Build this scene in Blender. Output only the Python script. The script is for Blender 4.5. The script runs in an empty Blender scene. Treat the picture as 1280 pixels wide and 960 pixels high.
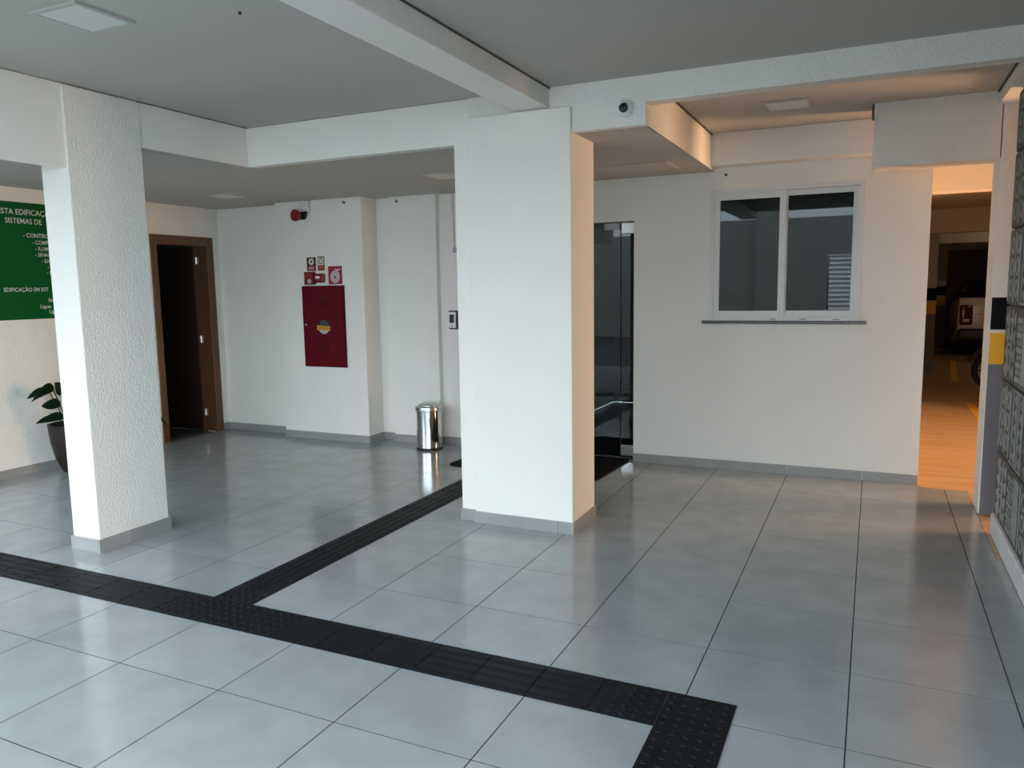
import bpy, bmesh, math, random
from mathutils import Matrix, Vector
random.seed(7)
scene = bpy.context.scene
col = scene.collection
PI = math.pi

# ------------------------------------------------------------------ camera
cam_d = bpy.data.cameras.new('camera'); cam = bpy.data.objects.new('camera', cam_d); col.objects.link(cam)
cam_d.sensor_width = 36.0; cam_d.lens = 962.92 / 1280 * 36.0; cam_d.clip_start = 0.05; cam_d.clip_end = 300
Rm = Matrix(((0.90602, -0.03817, 0.42151), (0.42295, 0.11836, -0.89839), (-0.01560, 0.99224, 0.12338)))
M4 = Rm.to_4x4(); M4.translation = (3.03195, -2.23288, 1.65552)
cam.matrix_world = M4
scene.camera = cam

# ------------------------------------------------------------------ world, lights, exposure
vs = scene.view_settings
vs.view_transform = 'Standard'; vs.look = 'None'; vs.gamma = 1.0; vs.use_curve_mapping = False
vs.exposure = 0.0
world = bpy.data.worlds.new('sky'); scene.world = world; world.use_nodes = True
bg = world.node_tree.nodes['Background']
bg.inputs['Color'].default_value = (0.74, 0.90, 1.01, 1); bg.inputs['Strength'].default_value = 7.3

def area_light(name, loc, direction, sx, sy, energy, color):
    l = bpy.data.lights.new(name, 'AREA'); l.shape = 'RECTANGLE'; l.size = sx; l.size_y = sy
    l.energy = energy; l.color = color
    o = bpy.data.objects.new(name, l); col.objects.link(o)
    o.location = loc; o.rotation_euler = Vector(direction).to_track_quat('-Z', 'Z').to_euler()
    return o
# warm area light added inside the garage, standing in for daylight from the right
area_light('garage_warm_standin', (8.4, 5.5, 1.15), (-1, -0.1, 0.0), 3.8, 1.8, 640, (1.0, 0.63, 0.36))

# ------------------------------------------------------------------ materials
def mat(name, color, rough=0.6, metal=0.0, noise=None, bump=None, spec=0.5, emit=None, coat=0.0, trans=0.0, var=0.0):
    m = bpy.data.materials.new(name); m.use_nodes = True
    nt = m.node_tree; b = nt.nodes['Principled BSDF']
    b.inputs['Base Color'].default_value = (*color, 1); b.inputs['Roughness'].default_value = rough
    b.inputs['Metallic'].default_value = metal; b.inputs['Specular IOR Level'].default_value = spec
    b.inputs['Coat Weight'].default_value = coat; b.inputs['Transmission Weight'].default_value = trans
    geo = nt.nodes.new('ShaderNodeNewGeometry')
    out = None
    if noise:                                   # (scale, second colour, detail, stretch)
        sc, c2, det, st = noise
        mp = nt.nodes.new('ShaderNodeMapping'); mp.inputs['Scale'].default_value = st
        nt.links.new(geo.outputs['Position'], mp.inputs['Vector'])
        n = nt.nodes.new('ShaderNodeTexNoise'); n.inputs['Scale'].default_value = sc; n.inputs['Detail'].default_value = det
        nt.links.new(mp.outputs['Vector'], n.inputs['Vector'])
        r = nt.nodes.new('ShaderNodeMapRange'); r.inputs['From Min'].default_value = 0.32; r.inputs['From Max'].default_value = 0.68
        nt.links.new(n.outputs['Fac'], r.inputs['Value'])
        mx = nt.nodes.new('ShaderNodeMix'); mx.data_type = 'RGBA'
        mx.inputs[6].default_value = (*color, 1); mx.inputs[7].default_value = (*c2, 1)
        nt.links.new(r.outputs['Result'], mx.inputs[0]); out = mx.outputs[2]
    if var:
        oi = nt.nodes.new('ShaderNodeObjectInfo')
        rr = nt.nodes.new('ShaderNodeMapRange'); rr.inputs['To Min'].default_value = 1 - var; rr.inputs['To Max'].default_value = 1 + var
        nt.links.new(oi.outputs['Random'], rr.inputs['Value'])
        hs = nt.nodes.new('ShaderNodeHueSaturation')
        if out: nt.links.new(out, hs.inputs['Color'])
        else: hs.inputs['Color'].default_value = (*color, 1)
        nt.links.new(rr.outputs['Result'], hs.inputs['Value']); out = hs.outputs['Color']
    if out: nt.links.new(out, b.inputs['Base Color'])
    if bump:                                    # (scale, strength, distance, stretch)
        sc, s, d, st = bump
        mp = nt.nodes.new('ShaderNodeMapping'); mp.inputs['Scale'].default_value = st
        nt.links.new(geo.outputs['Position'], mp.inputs['Vector'])
        n = nt.nodes.new('ShaderNodeTexNoise'); n.inputs['Scale'].default_value = sc; n.inputs['Detail'].default_value = 5
        nt.links.new(mp.outputs['Vector'], n.inputs['Vector'])
        bp = nt.nodes.new('ShaderNodeBump'); bp.inputs['Strength'].default_value = s; bp.inputs['Distance'].default_value = d
        nt.links.new(n.outputs['Fac'], bp.inputs['Height']); nt.links.new(bp.outputs['Normal'], b.inputs['Normal'])
    if emit:
        b.inputs['Emission Color'].default_value = (*emit[0], 1); b.inputs['Emission Strength'].default_value = emit[1]
    return m

def glass_mat(name, tint):
    m = bpy.data.materials.new(name); m.use_nodes = True
    nt = m.node_tree; nt.nodes.clear()
    o = nt.nodes.new('ShaderNodeOutputMaterial'); t = nt.nodes.new('ShaderNodeBsdfTransparent'); g = nt.nodes.new('ShaderNodeBsdfGlossy')
    f = nt.nodes.new('ShaderNodeFresnel'); mx = nt.nodes.new('ShaderNodeMixShader')
    f.inputs['IOR'].default_value = 1.42; t.inputs['Color'].default_value = (*tint, 1); g.inputs['Roughness'].default_value = 0.0
    nt.links.new(f.outputs[0], mx.inputs[0]); nt.links.new(t.outputs[0], mx.inputs[1]); nt.links.new(g.outputs[0], mx.inputs[2])
    nt.links.new(mx.outputs[0], o.inputs[0]); return m

M = {}
M['plaster'] = mat('plaster', (0.84, 0.80, 0.735), 0.75, noise=(2.2, (0.80, 0.76, 0.695), 4, (1, 1, 0.6)), bump=(120, 0.9, 0.007, (1, 1, 0.45)))
M['plaster_fine'] = mat('plaster_fine', (0.84, 0.80, 0.735), 0.7, noise=(1.8, (0.81, 0.77, 0.705), 4, (1, 1, 0.6)), bump=(110, 0.3, 0.004, (1, 1, 0.3)))
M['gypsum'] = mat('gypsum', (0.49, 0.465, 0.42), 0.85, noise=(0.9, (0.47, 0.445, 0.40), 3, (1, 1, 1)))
M['gap_shade'] = mat('gap_shade', (0.10, 0.095, 0.085), 0.9)  # dark colour standing in for shade along the ceiling edges
M['tile'] = mat('porcelain_tile', (0.335, 0.345, 0.35), 0.14, noise=(4.5, (0.285, 0.295, 0.30), 6, (1, 1, 1)), spec=0.55, var=0.03)
M['skirting'] = mat('porcelain_skirting', (0.31, 0.305, 0.29), 0.3, noise=(6, (0.275, 0.27, 0.255), 5, (1, 1, 1)), var=0.05)
M['grout'] = mat('grout', (0.03, 0.028, 0.026), 0.95, spec=0.05)
M['rubber'] = mat('black_rubber', (0.006, 0.0065, 0.008), 0.5, noise=(9, (0.009, 0.010, 0.012), 4, (1, 1, 1)), spec=0.13)
M['mat'] = mat('black_mat', (0.008, 0.008, 0.008), 0.95, bump=(300, 0.6, 0.004, (1, 1, 1)), spec=0.1)
M['wood'] = mat('door_wood', (0.135, 0.058, 0.024), 0.42, noise=(6, (0.10, 0.042, 0.017), 5, (14, 14, 0.7)))
M['wood_leaf'] = mat('shaded_leaf_wood', (0.032, 0.016, 0.009), 0.5, noise=(6, (0.022, 0.011, 0.006), 5, (14, 14, 0.7)))  # door wood with the shade of the dark room put into its colour
M['steel'] = mat('steel', (0.62, 0.62, 0.62), 0.28, 1.0)
M['chrome'] = mat('polished_steel', (0.72, 0.71, 0.70), 0.07, 1.0)
M['black_plastic'] = mat('black_plastic', (0.012, 0.012, 0.013), 0.35)
M['white_plastic'] = mat('white_plastic', (0.78, 0.78, 0.78), 0.35)
M['grey_plastic'] = mat('grey_plastic', (0.42, 0.42, 0.41), 0.45)
M['screen'] = mat('dark_screen', (0.02, 0.035, 0.035), 0.08)
M['red_paint'] = mat('red_paint', (0.11, 0.0015, 0.006), 0.4, spec=0.12)
M['red_dark'] = mat('dark_red_paint', (0.05, 0.001, 0.003), 0.5, spec=0.12)
M['red_sign'] = mat('red_sign', (0.26, 0.008, 0.02), 0.45)
M['brown_sign'] = mat('brown_sign', (0.06, 0.012, 0.008), 0.45)
M['red_plastic'] = mat('red_plastic', (0.16, 0.004, 0.010), 0.3)
M['cream'] = mat('sign_cream', (0.72, 0.68, 0.52), 0.5)
M['sign_white'] = mat('sign_white', (0.80, 0.79, 0.78), 0.5)
M['label_yellow'] = mat('label_yellow', (0.60, 0.26, 0.02), 0.5)
M['label_ink'] = mat('label_ink', (0.07, 0.03, 0.01), 0.6)
M['green'] = mat('green_board', (0.002, 0.085, 0.016), 0.5, spec=0.08)
M['letter'] = mat('board_lettering', (0.55, 0.62, 0.56), 0.5)
M['aluminium'] = mat('white_aluminium', (0.70, 0.70, 0.68), 0.4)
M['granite'] = mat('dark_granite', (0.035, 0.033, 0.03), 0.25, noise=(60, (0.09, 0.085, 0.08), 4, (1, 1, 1)))
M['diffuser'] = mat('light_diffuser', (0.66, 0.67, 0.63), 0.4)
M['glass'] = glass_mat('window_glass', (0.45, 0.47, 0.46))
M['tinted'] = glass_mat('door_glass', (0.42, 0.44, 0.44))
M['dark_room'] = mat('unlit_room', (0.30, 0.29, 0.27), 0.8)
M['black_room'] = mat('store_room_shade', (0.05, 0.047, 0.043), 0.9, spec=0.1)  # near-black colour puts the shade of the unlit store room into its walls
M['concrete_warm'] = mat('garage_floor', (0.56, 0.37, 0.21), 0.30, noise=(1.6, (0.40, 0.25, 0.13), 7, (0.8, 5, 1)), spec=0.4)
M['garage_wall'] = mat('garage_paint', (0.62, 0.58, 0.52), 0.8)
M['band_black'] = mat('band_black', (0.006, 0.007, 0.012), 0.6, spec=0.08)
M['band_yellow'] = mat('band_yellow', (0.80, 0.44, 0.012), 0.5)
M['band_grey'] = mat('band_grey', (0.155, 0.165, 0.195), 0.55, noise=(3, (0.13, 0.14, 0.165), 4, (1, 1, 1)))
M['relief'] = mat('relief_concrete', (0.36, 0.355, 0.33), 0.8, noise=(9, (0.27, 0.265, 0.245), 6, (1, 1, 1)), bump=(60, 0.3, 0.004, (1, 1, 1)), var=0.12)
M['relief_ground'] = mat('relief_ground', (0.11, 0.108, 0.10), 0.85, noise=(9, (0.08, 0.078, 0.072), 6, (1, 1, 1)), bump=(60, 0.3, 0.004, (1, 1, 1)), var=0.12)
M['mortar'] = mat('relief_mortar', (0.085, 0.084, 0.078), 0.9)
M['plinth'] = mat('plinth_white', (0.80, 0.81, 0.81), 0.6, noise=(12, (0.70, 0.71, 0.71), 4, (1, 1, 1)))
M['pot'] = mat('dark_brown_pot', (0.022, 0.015, 0.013), 0.45, spec=0.25)
M['soil'] = mat('soil', (0.03, 0.02, 0.012), 0.95)
M['leaf'] = mat('leaf_green', (0.006, 0.024, 0.007), 0.4, noise=(20, (0.009, 0.035, 0.010), 3, (1, 1, 1)), spec=0.25)
M['car_white'] = mat('car_white', (0.78, 0.77, 0.74), 0.2, coat=0.6)
M['car_glass'] = mat('car_glass', (0.008, 0.008, 0.009), 0.05)
M['tail_red'] = mat('tail_red', (0.14, 0.01, 0.008), 0.1)
M['tyre'] = mat('tyre', (0.012, 0.012, 0.012), 0.7)
M['moto_brown'] = mat('moto_bronze', (0.04, 0.022, 0.012), 0.5, spec=0.2)
M['paint_yellow'] = mat('floor_paint_yellow', (0.70, 0.38, 0.02), 0.5)
M['fill_lamp_tube'] = mat('fill_lamp_tube', (0.9, 0.8, 0.6), 0.4, emit=((1.0, 0.72, 0.42), 60))  # glow of the added garage lamp
M['pavement'] = mat('pavement', (0.09, 0.088, 0.084), 0.85, noise=(3, (0.075, 0.073, 0.07), 5, (1, 1, 1)))
M['outer_wall'] = mat('outer_wall', (0.17, 0.16, 0.145), 0.8)
M['street_paint'] = mat('street_paint', (0.46, 0.45, 0.42), 0.8, noise=(1.2, (0.40, 0.39, 0.36), 4, (1, 1, 1)))

# ------------------------------------------------------------------ helpers
def link(name, mesh, m, parent=None):
    o = bpy.data.objects.new(name, mesh); col.objects.link(o)
    if m and not mesh.materials: mesh.materials.append(m)
    if parent: o.parent = parent
    return o
def finish(name, bm, m, parent=None, smooth=False):
    bmesh.ops.recalc_face_normals(bm, faces=bm.faces)
    me = bpy.data.meshes.new(name); bm.to_mesh(me); bm.free()
    if smooth:
        for f in me.polygons: f.use_smooth = True
    return link(name, me, m, parent)
def bx(bm, x0, x1, y0, y1, z0, z1):
    r = bmesh.ops.create_cube(bm, size=1)
    for v in r['verts']:
        v.co = Vector((x0 + (v.co.x + .5) * (x1 - x0), y0 + (v.co.y + .5) * (y1 - y0), z0 + (v.co.z + .5) * (z1 - z0)))
    return r['verts']
def bevel(bm, w, seg=2):
    bmesh.ops.bevel(bm, geom=list(bm.edges), offset=w, segments=seg, affect='EDGES', profile=0.5)
def box(name, x0, x1, y0, y1, z0, z1, m, parent=None, bev=0, seg=2):
    bm = bmesh.new(); bx(bm, x0, x1, y0, y1, z0, z1)
    if bev: bevel(bm, bev, seg)
    return finish(name, bm, m, parent)
def lathe(bm, pts, seg=28, axis='Z', c=(0, 0, 0), cap=True):
    rings = []
    for r, h in pts:
        ring = []
        for k in range(seg):
            a = 2 * PI * k / seg; u, v = r * math.cos(a), r * math.sin(a)
            p = {'Z': (u, v, h), 'Y': (u, h, v), 'X': (h, u, v)}[axis]
            ring.append(bm.verts.new((c[0] + p[0], c[1] + p[1], c[2] + p[2])))
        rings.append(ring)
    for a, b in zip(rings, rings[1:]):
        for k in range(seg): bm.faces.new((a[k], a[(k + 1) % seg], b[(k + 1) % seg], b[k]))
    if cap: bm.faces.new(rings[0]); bm.faces.new(rings[-1])
def tube(bm, pts, r, seg=8):
    pts = [Vector(p) for p in pts]; rings = []
    for i, p in enumerate(pts):
        t = (pts[min(i + 1, len(pts) - 1)] - pts[max(i - 1, 0)]).normalized()
        a = t.orthogonal().normalized() if abs(t.z) > .99 else t.cross(Vector((0, 0, 1))).normalized()
        b = t.cross(a)
        rings.append([bm.verts.new(p + a * r * math.cos(2 * PI * k / seg) + b * r * math.sin(2 * PI * k / seg)) for k in range(seg)])
    for a, b in zip(rings, rings[1:]):
        for k in range(seg): bm.faces.new((a[k], a[(k + 1) % seg], b[(k + 1) % seg], b[k]))
    bm.faces.new(rings[0]); bm.faces.new(rings[-1])
def prism(bm, poly, d0, d1, plane='XZ'):
    def P(u, v, d): return {'XZ': (u, d, v), 'YZ': (d, u, v), 'XY': (u, v, d)}[plane]
    a = [bm.verts.new(P(u, v, d0)) for u, v in poly]; b = [bm.verts.new(P(u, v, d1)) for u, v in poly]
    n = len(poly)
    for k in range(n): bm.faces.new((a[k], a[(k + 1) % n], b[(k + 1) % n], b[k]))
    bm.faces.new(a); bm.faces.new(b)
def tag(o, label=None, cat=None, group=None, kind=None):
    if label: o['label'] = label
    if cat: o['category'] = cat
    if group: o['group'] = group
    if kind: o['kind'] = kind
    return o
def empty(name, loc=(0, 0, 0)):
    o = bpy.data.objects.new(name, None); col.objects.link(o); o.location = loc; o.empty_display_size = .1
    return o
def struct(o, label=None): return tag(o, label, None, None, 'structure')
def copy_tree(o, parent=None):
    c = o.copy(); col.objects.link(c); c.parent = parent
    for ch in list(o.children): copy_tree(ch, c)
    return c
dg = None
def text_mesh(name, body, size, m, parent, loc, rot, align='LEFT', bold=0.0, depth=0.0006, sx=1.0):
    cu = bpy.data.curves.new(name, 'FONT'); cu.body = body; cu.size = size; cu.align_x = align; cu.align_y = 'BOTTOM_BASELINE'
    cu.offset = bold; cu.extrude = depth; cu.resolution_u = 3
    t = bpy.data.objects.new(name, cu); col.objects.link(t)
    d = bpy.context.evaluated_depsgraph_get(); me = bpy.data.meshes.new_from_object(t.evaluated_get(d))
    col.objects.unlink(t); bpy.data.objects.remove(t)
    o = bpy.data.objects.new(name, me); col.objects.link(o); me.materials.clear(); me.materials.append(m)
    o.location = loc; o.rotation_euler = rot; o.scale = (sx, 1, 1); o.parent = parent
    return o

# ------------------------------------------------------------------ floor: base + porcelain tiles
TX, TY, J = 0.6, 0.5944, 0.0027
XL, XR = -4.08, 3.76
bm = bmesh.new(); bx(bm, XL - .02, 3.413, -3.6, 5.0, -.16, -.0012); bx(bm, 3.413, XR, -3.6, 4.69, -.16, -.0012)
floor = struct(finish('floor', bm, M['grout']), 'grey polished porcelain tiled floor with thin dark joints')
cache = {}
def floor_tile(x0, x1, y0, y1):
    k = (round(x1 - x0, 4), round(y1 - y0, 4))
    if k not in cache:
        bm = bmesh.new(); w, h = k
        vs_ = bx(bm, J, w - J, J, h - J, -.01, 0)
        bmesh.ops.recalc_face_normals(bm, faces=bm.faces)
        me = bpy.data.meshes.new('floor_tile'); bm.to_mesh(me); bm.free(); me.materials.append(M['tile']); cache[k] = me
    o = bpy.data.objects.new('floor_tile', cache[k]); col.objects.link(o); o.location = (x0, y0, 0); o.parent = floor
xs = [XL] + [i * TX for i in range(-6, 7)] + [XR]
ys = [j * TY for j in range(-6, 8)]
for i in range(len(xs) - 1):
    for j in range(len(ys) - 1): floor_tile(xs[i], xs[i + 1] if i < len(xs) - 2 or ys[j] > 2.9 else 3.784, ys[j], ys[j + 1])
    xa, xb = xs[i], xs[i + 1]
    yend = 4.69 if xa >= 3.0 else 4.98
    if xa < 3.0 or xa >= 3.5: floor_tile(xa, xb, ys[-1], yend)
    else:
        floor_tile(xa, xb, ys[-1], 4.692); floor_tile(xa, 3.413, 4.687, 4.80)

# ------------------------------------------------------------------ baseboards
def skirting(name, label, segs, h=.082, t=.012, L=.6, m='skirting'):
    root = struct(empty(name), label)
    for (x0, y0, x1, y1, first) in segs:
        a = Vector((x0, y0, 0)); b = Vector((x1, y1, 0)); d = b - a; n = d.length; d.normalize()
        s = 0.0; nxt = first if first else L
        nor = Vector((-d.y, d.x, 0))             # to the left of the run = into the room
        while s < n - 1e-4:
            e = min(n, nxt)
            if n - e < .03: e = n
            p, q = a + d * (s + .001), a + d * (e - .001)
            bm = bmesh.new()
            c = [p, q, q + nor * t, p + nor * t]
            lo = [bm.verts.new((v.x, v.y, .0005)) for v in c]; hi = [bm.verts.new((v.x, v.y, h)) for v in c]
            for k in range(4): bm.faces.new((lo[k], lo[(k + 1) % 4], hi[(k + 1) % 4], hi[k]))
            bm.faces.new(lo); bm.faces.new(hi)
            finish('skirting_tile', bm, M[m], root)
            s = e; nxt = e + L
    return root

# ------------------------------------------------------------------ walls
H1, H0 = 2.925, 2.635
WY = 4.762          # window wall face
def wall_cells(name, axis, face, back, us, zs, holes, m, label):
    bm = bmesh.new()
    for u0, u1 in zip(us, us[1:]):
        for z0, z1 in zip(zs, zs[1:]):
            cu, cz = (u0 + u1) / 2, (z0 + z1) / 2
            if any(a < cu < b and c < cz < d for a, b, c, d in holes): continue
            if axis == 'Y': bx(bm, u0, u1, min(face, back), max(face, back), z0, z1)
            else: bx(bm, min(face, back), max(face, back), u0, u1, z0, z1)
    bmesh.ops.remove_doubles(bm, verts=bm.verts, dist=1e-5)
    seen = {}
    for f in bm.faces:
        k = tuple(sorted(v.index for v in f.verts)); seen.setdefault(k, []).append(f)
    dele = [f for fs in seen.values() if len(fs) > 1 for f in fs]
    bmesh.ops.delete(bm, geom=dele, context='FACES_ONLY')
    return struct(finish(name, bm, m), label)

# left wall with door opening
wall_left = wall_cells('wall_left', 'X', -4.08, -4.24, [1.0, 3.835, 4.55, 4.9], [-.01, 2.20, 2.93], [(3.835, 4.55, -.02, 2.20)], M['plaster'], 'white textured plaster wall with the green board and wooden door')
# back wall pieces (behind the pilaster)
bm = bmesh.new()
bx(bm, -4.24, -3.0, 4.745, 5.02, -.01, 2.93)
bx(bm, -3.052, -1.89, 4.585, 5.02, -.01, 2.93)
bx(bm, -1.90, -1.69, 4.862, 5.02, -.01, 2.93)
bx(bm, -1.70, -1.115, 4.80, 5.02, -.01, 2.93)
bx(bm, -1.12, -.35, 4.868, 5.02, -.01, 2.93)
bevel(bm, .006, 2)
struct(finish('wall_back', bm, M['plaster_fine']), 'white back wall with stepped pilasters behind the fire hose cabinet')
# window wall (with glass entrance on its left)
wall_window = wall_cells('wall_window', 'Y', WY, WY + .16, [-.36, 1.012, 1.735, 2.905, 3.412], [-.01, 1.36, 2.253, 2.45, 2.93],
                         [(-.36, 1.012, -.02, 2.253), (1.735, 2.905, 1.36, 2.45)], M['plaster_fine'], 'white plaster wall with sliding window beside the garage opening')
# right wall core behind relief tiles
struct(box('wall_right', 3.815, 3.95, -2.0, 3.57, -.01, 2.93, M['mortar']), 'dark mortar wall covered with grey relief tiles')

# rooms beyond the openings (unlit)
def room(name, x0, x1, y0, y1, z1, label, open_side):
    bm = bmesh.new(); t = .05
    if open_side != '-Y': bx(bm, x0, x1, y0 - t, y0, 0, z1)
    bx(bm, x0, x1, y1, y1 + t, 0, z1)
    bx(bm, x0 - t, x0, y0, y1, 0, z1)
    if open_side != '+X': bx(bm, x1, x1 + t, y0, y1, 0, z1)
    bx(bm, x0, x1, y0, y1, z1, z1 + t); bx(bm, x0, x1, y0, y1, -.06, -.004)
    return struct(finish(name, bm, M['dark_room']), label)
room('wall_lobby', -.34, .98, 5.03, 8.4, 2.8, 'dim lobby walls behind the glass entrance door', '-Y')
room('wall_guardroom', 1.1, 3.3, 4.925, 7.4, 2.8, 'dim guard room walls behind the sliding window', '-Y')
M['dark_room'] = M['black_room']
room('wall_storeroom', -6.2, -4.24, 3.2, 5.5, 2.7, 'store room walls coloured dark as shade behind the open wooden door', '+X')

# ------------------------------------------------------------------ columns and beams
bm = bmesh.new(); bx(bm, .515, 1.252, 2.49, 2.94, -.005, 2.79); bevel(bm, .006, 2)
bx(bm, .392, .52, 2.522, 2.94, -.005, 2.79)
struct(finish('column', bm, M['plaster_fine']), 'wide white plaster column standing beside the branching tactile strip')
bm = bmesh.new(); bx(bm, -1.683, -1.43, .985, 1.525, -.005, 2.914); bevel(bm, .006, 2)
struct(finish('column', bm, M['plaster']), 'narrow white plaster column in front of the green board')

bm = bmesh.new()
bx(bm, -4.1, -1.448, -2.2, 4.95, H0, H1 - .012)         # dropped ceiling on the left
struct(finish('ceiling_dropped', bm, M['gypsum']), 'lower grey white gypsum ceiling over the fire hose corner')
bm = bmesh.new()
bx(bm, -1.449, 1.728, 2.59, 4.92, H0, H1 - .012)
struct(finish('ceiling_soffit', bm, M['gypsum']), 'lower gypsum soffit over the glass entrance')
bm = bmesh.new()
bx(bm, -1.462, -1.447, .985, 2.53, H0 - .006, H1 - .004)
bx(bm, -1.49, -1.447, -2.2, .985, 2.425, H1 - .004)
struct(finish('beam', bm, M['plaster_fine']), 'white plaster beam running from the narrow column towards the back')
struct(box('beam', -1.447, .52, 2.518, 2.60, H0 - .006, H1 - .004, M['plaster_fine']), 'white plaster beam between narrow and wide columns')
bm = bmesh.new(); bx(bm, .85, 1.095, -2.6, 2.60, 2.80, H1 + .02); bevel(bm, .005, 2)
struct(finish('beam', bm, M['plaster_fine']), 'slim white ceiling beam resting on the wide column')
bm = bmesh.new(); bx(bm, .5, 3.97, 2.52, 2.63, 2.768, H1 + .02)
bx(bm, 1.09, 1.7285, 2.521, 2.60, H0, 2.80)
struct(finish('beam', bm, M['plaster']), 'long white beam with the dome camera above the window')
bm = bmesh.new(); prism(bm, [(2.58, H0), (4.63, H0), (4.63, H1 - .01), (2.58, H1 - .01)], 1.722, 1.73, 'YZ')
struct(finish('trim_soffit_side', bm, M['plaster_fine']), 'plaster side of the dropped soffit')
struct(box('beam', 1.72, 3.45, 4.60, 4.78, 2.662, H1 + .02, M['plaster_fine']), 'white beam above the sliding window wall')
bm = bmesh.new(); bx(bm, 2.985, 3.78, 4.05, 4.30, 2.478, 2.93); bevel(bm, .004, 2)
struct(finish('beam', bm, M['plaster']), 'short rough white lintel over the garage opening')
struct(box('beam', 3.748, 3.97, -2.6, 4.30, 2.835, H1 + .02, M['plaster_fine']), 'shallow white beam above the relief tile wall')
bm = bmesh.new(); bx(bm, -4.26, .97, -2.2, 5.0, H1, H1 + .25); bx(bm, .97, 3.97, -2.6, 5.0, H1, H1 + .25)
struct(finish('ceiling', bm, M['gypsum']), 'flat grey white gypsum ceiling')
# solid dark strips painting the shade in gaps between gypsum and beams
bm = bmesh.new()
bx(bm, 1.095, 1.105, -2.6, 2.52, H1 - .008, H1 + .001); bx(bm, 1.73, 1.742, 2.63, 4.60, H1 - .01, H1 + .001)
bx(bm, 3.735, 3.748, 2.63, 4.05, H1 - .01, H1 + .001); bx(bm, -1.447, -1.442, 1.525, 2.51, H1 - .006, H1 + .001)
bx(bm, 2.968, 2.985, 4.07, 4.3, H1 - .07, H1 + .001)
struct(finish('trim_gap_shade', bm, M['gap_shade']), 'thin dark strips painted as gap shade around the ceiling panels')
# painted garage column at the opening
gc = struct(empty('column', (0, 0, 0)), 'white garage column with black, yellow and grey painted bands')
bm = bmesh.new(); bx(bm, 3.762, 4.16, 4.05, 4.30, -.005, 2.9); bevel(bm, .008, 2); finish('shaft', bm, M['plaster'], gc)
def bands(parent, x0, x1, y):
    box('grey_band', x0, x1, y - .003, y + .02, 0.0, 1.076, M['band_grey'], parent)
    box('yellow_band', x0, x1, y - .003, y + .02, 1.076, 1.295, M['band_yellow'], parent)
    box('black_band', x0, x1, y - .003, y + .02, 1.318, 1.54, M['band_black'], parent)
bands(gc, 3.774, 4.15, 4.05)

skirting('baseboard_window', 'grey porcelain baseboard under the sliding window', [(3.412, WY, 1.012, WY, .412)])
skirting('baseboard_back', 'grey porcelain baseboard along the back wall', [(-.36, 4.868, -1.115, 4.868, None), (-1.115, 4.868, -1.115, 4.80, None), (-1.115, 4.80, -1.70, 4.80, .45),
         (-1.69, 4.862, -1.89, 4.862, None), (-1.89, 4.862, -1.89, 4.585, None), (-1.878, 4.585, -3.052, 4.585, .6), (-3.052, 4.745, -4.08, 4.745, .5)])
skirting('baseboard_left', 'grey porcelain baseboard along the wall with the green board', [(-4.08, 4.745, -4.08, 4.64, None), (-4.08, 3.765, -4.08, 1.0, .39)])
skirting('baseboard_wide_column', 'grey porcelain baseboard around the wide column', [(1.264, 2.49, .515, 2.49, .115), (.52, 2.522, .38, 2.522, None), (1.252, 2.94, 1.252, 2.49, None), (.392, 2.51, .392, 2.94, None)])
skirting('baseboard_narrow_column', 'grey porcelain baseboard around the narrow column', [(-1.43, 1.537, -1.43, .973, .33), (-1.43, .985, -1.695, .985, None), (-1.683, .985, -1.683, 1.525, None), (-1.683, 1.525, -1.43, 1.525, None)], h=.088)

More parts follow.
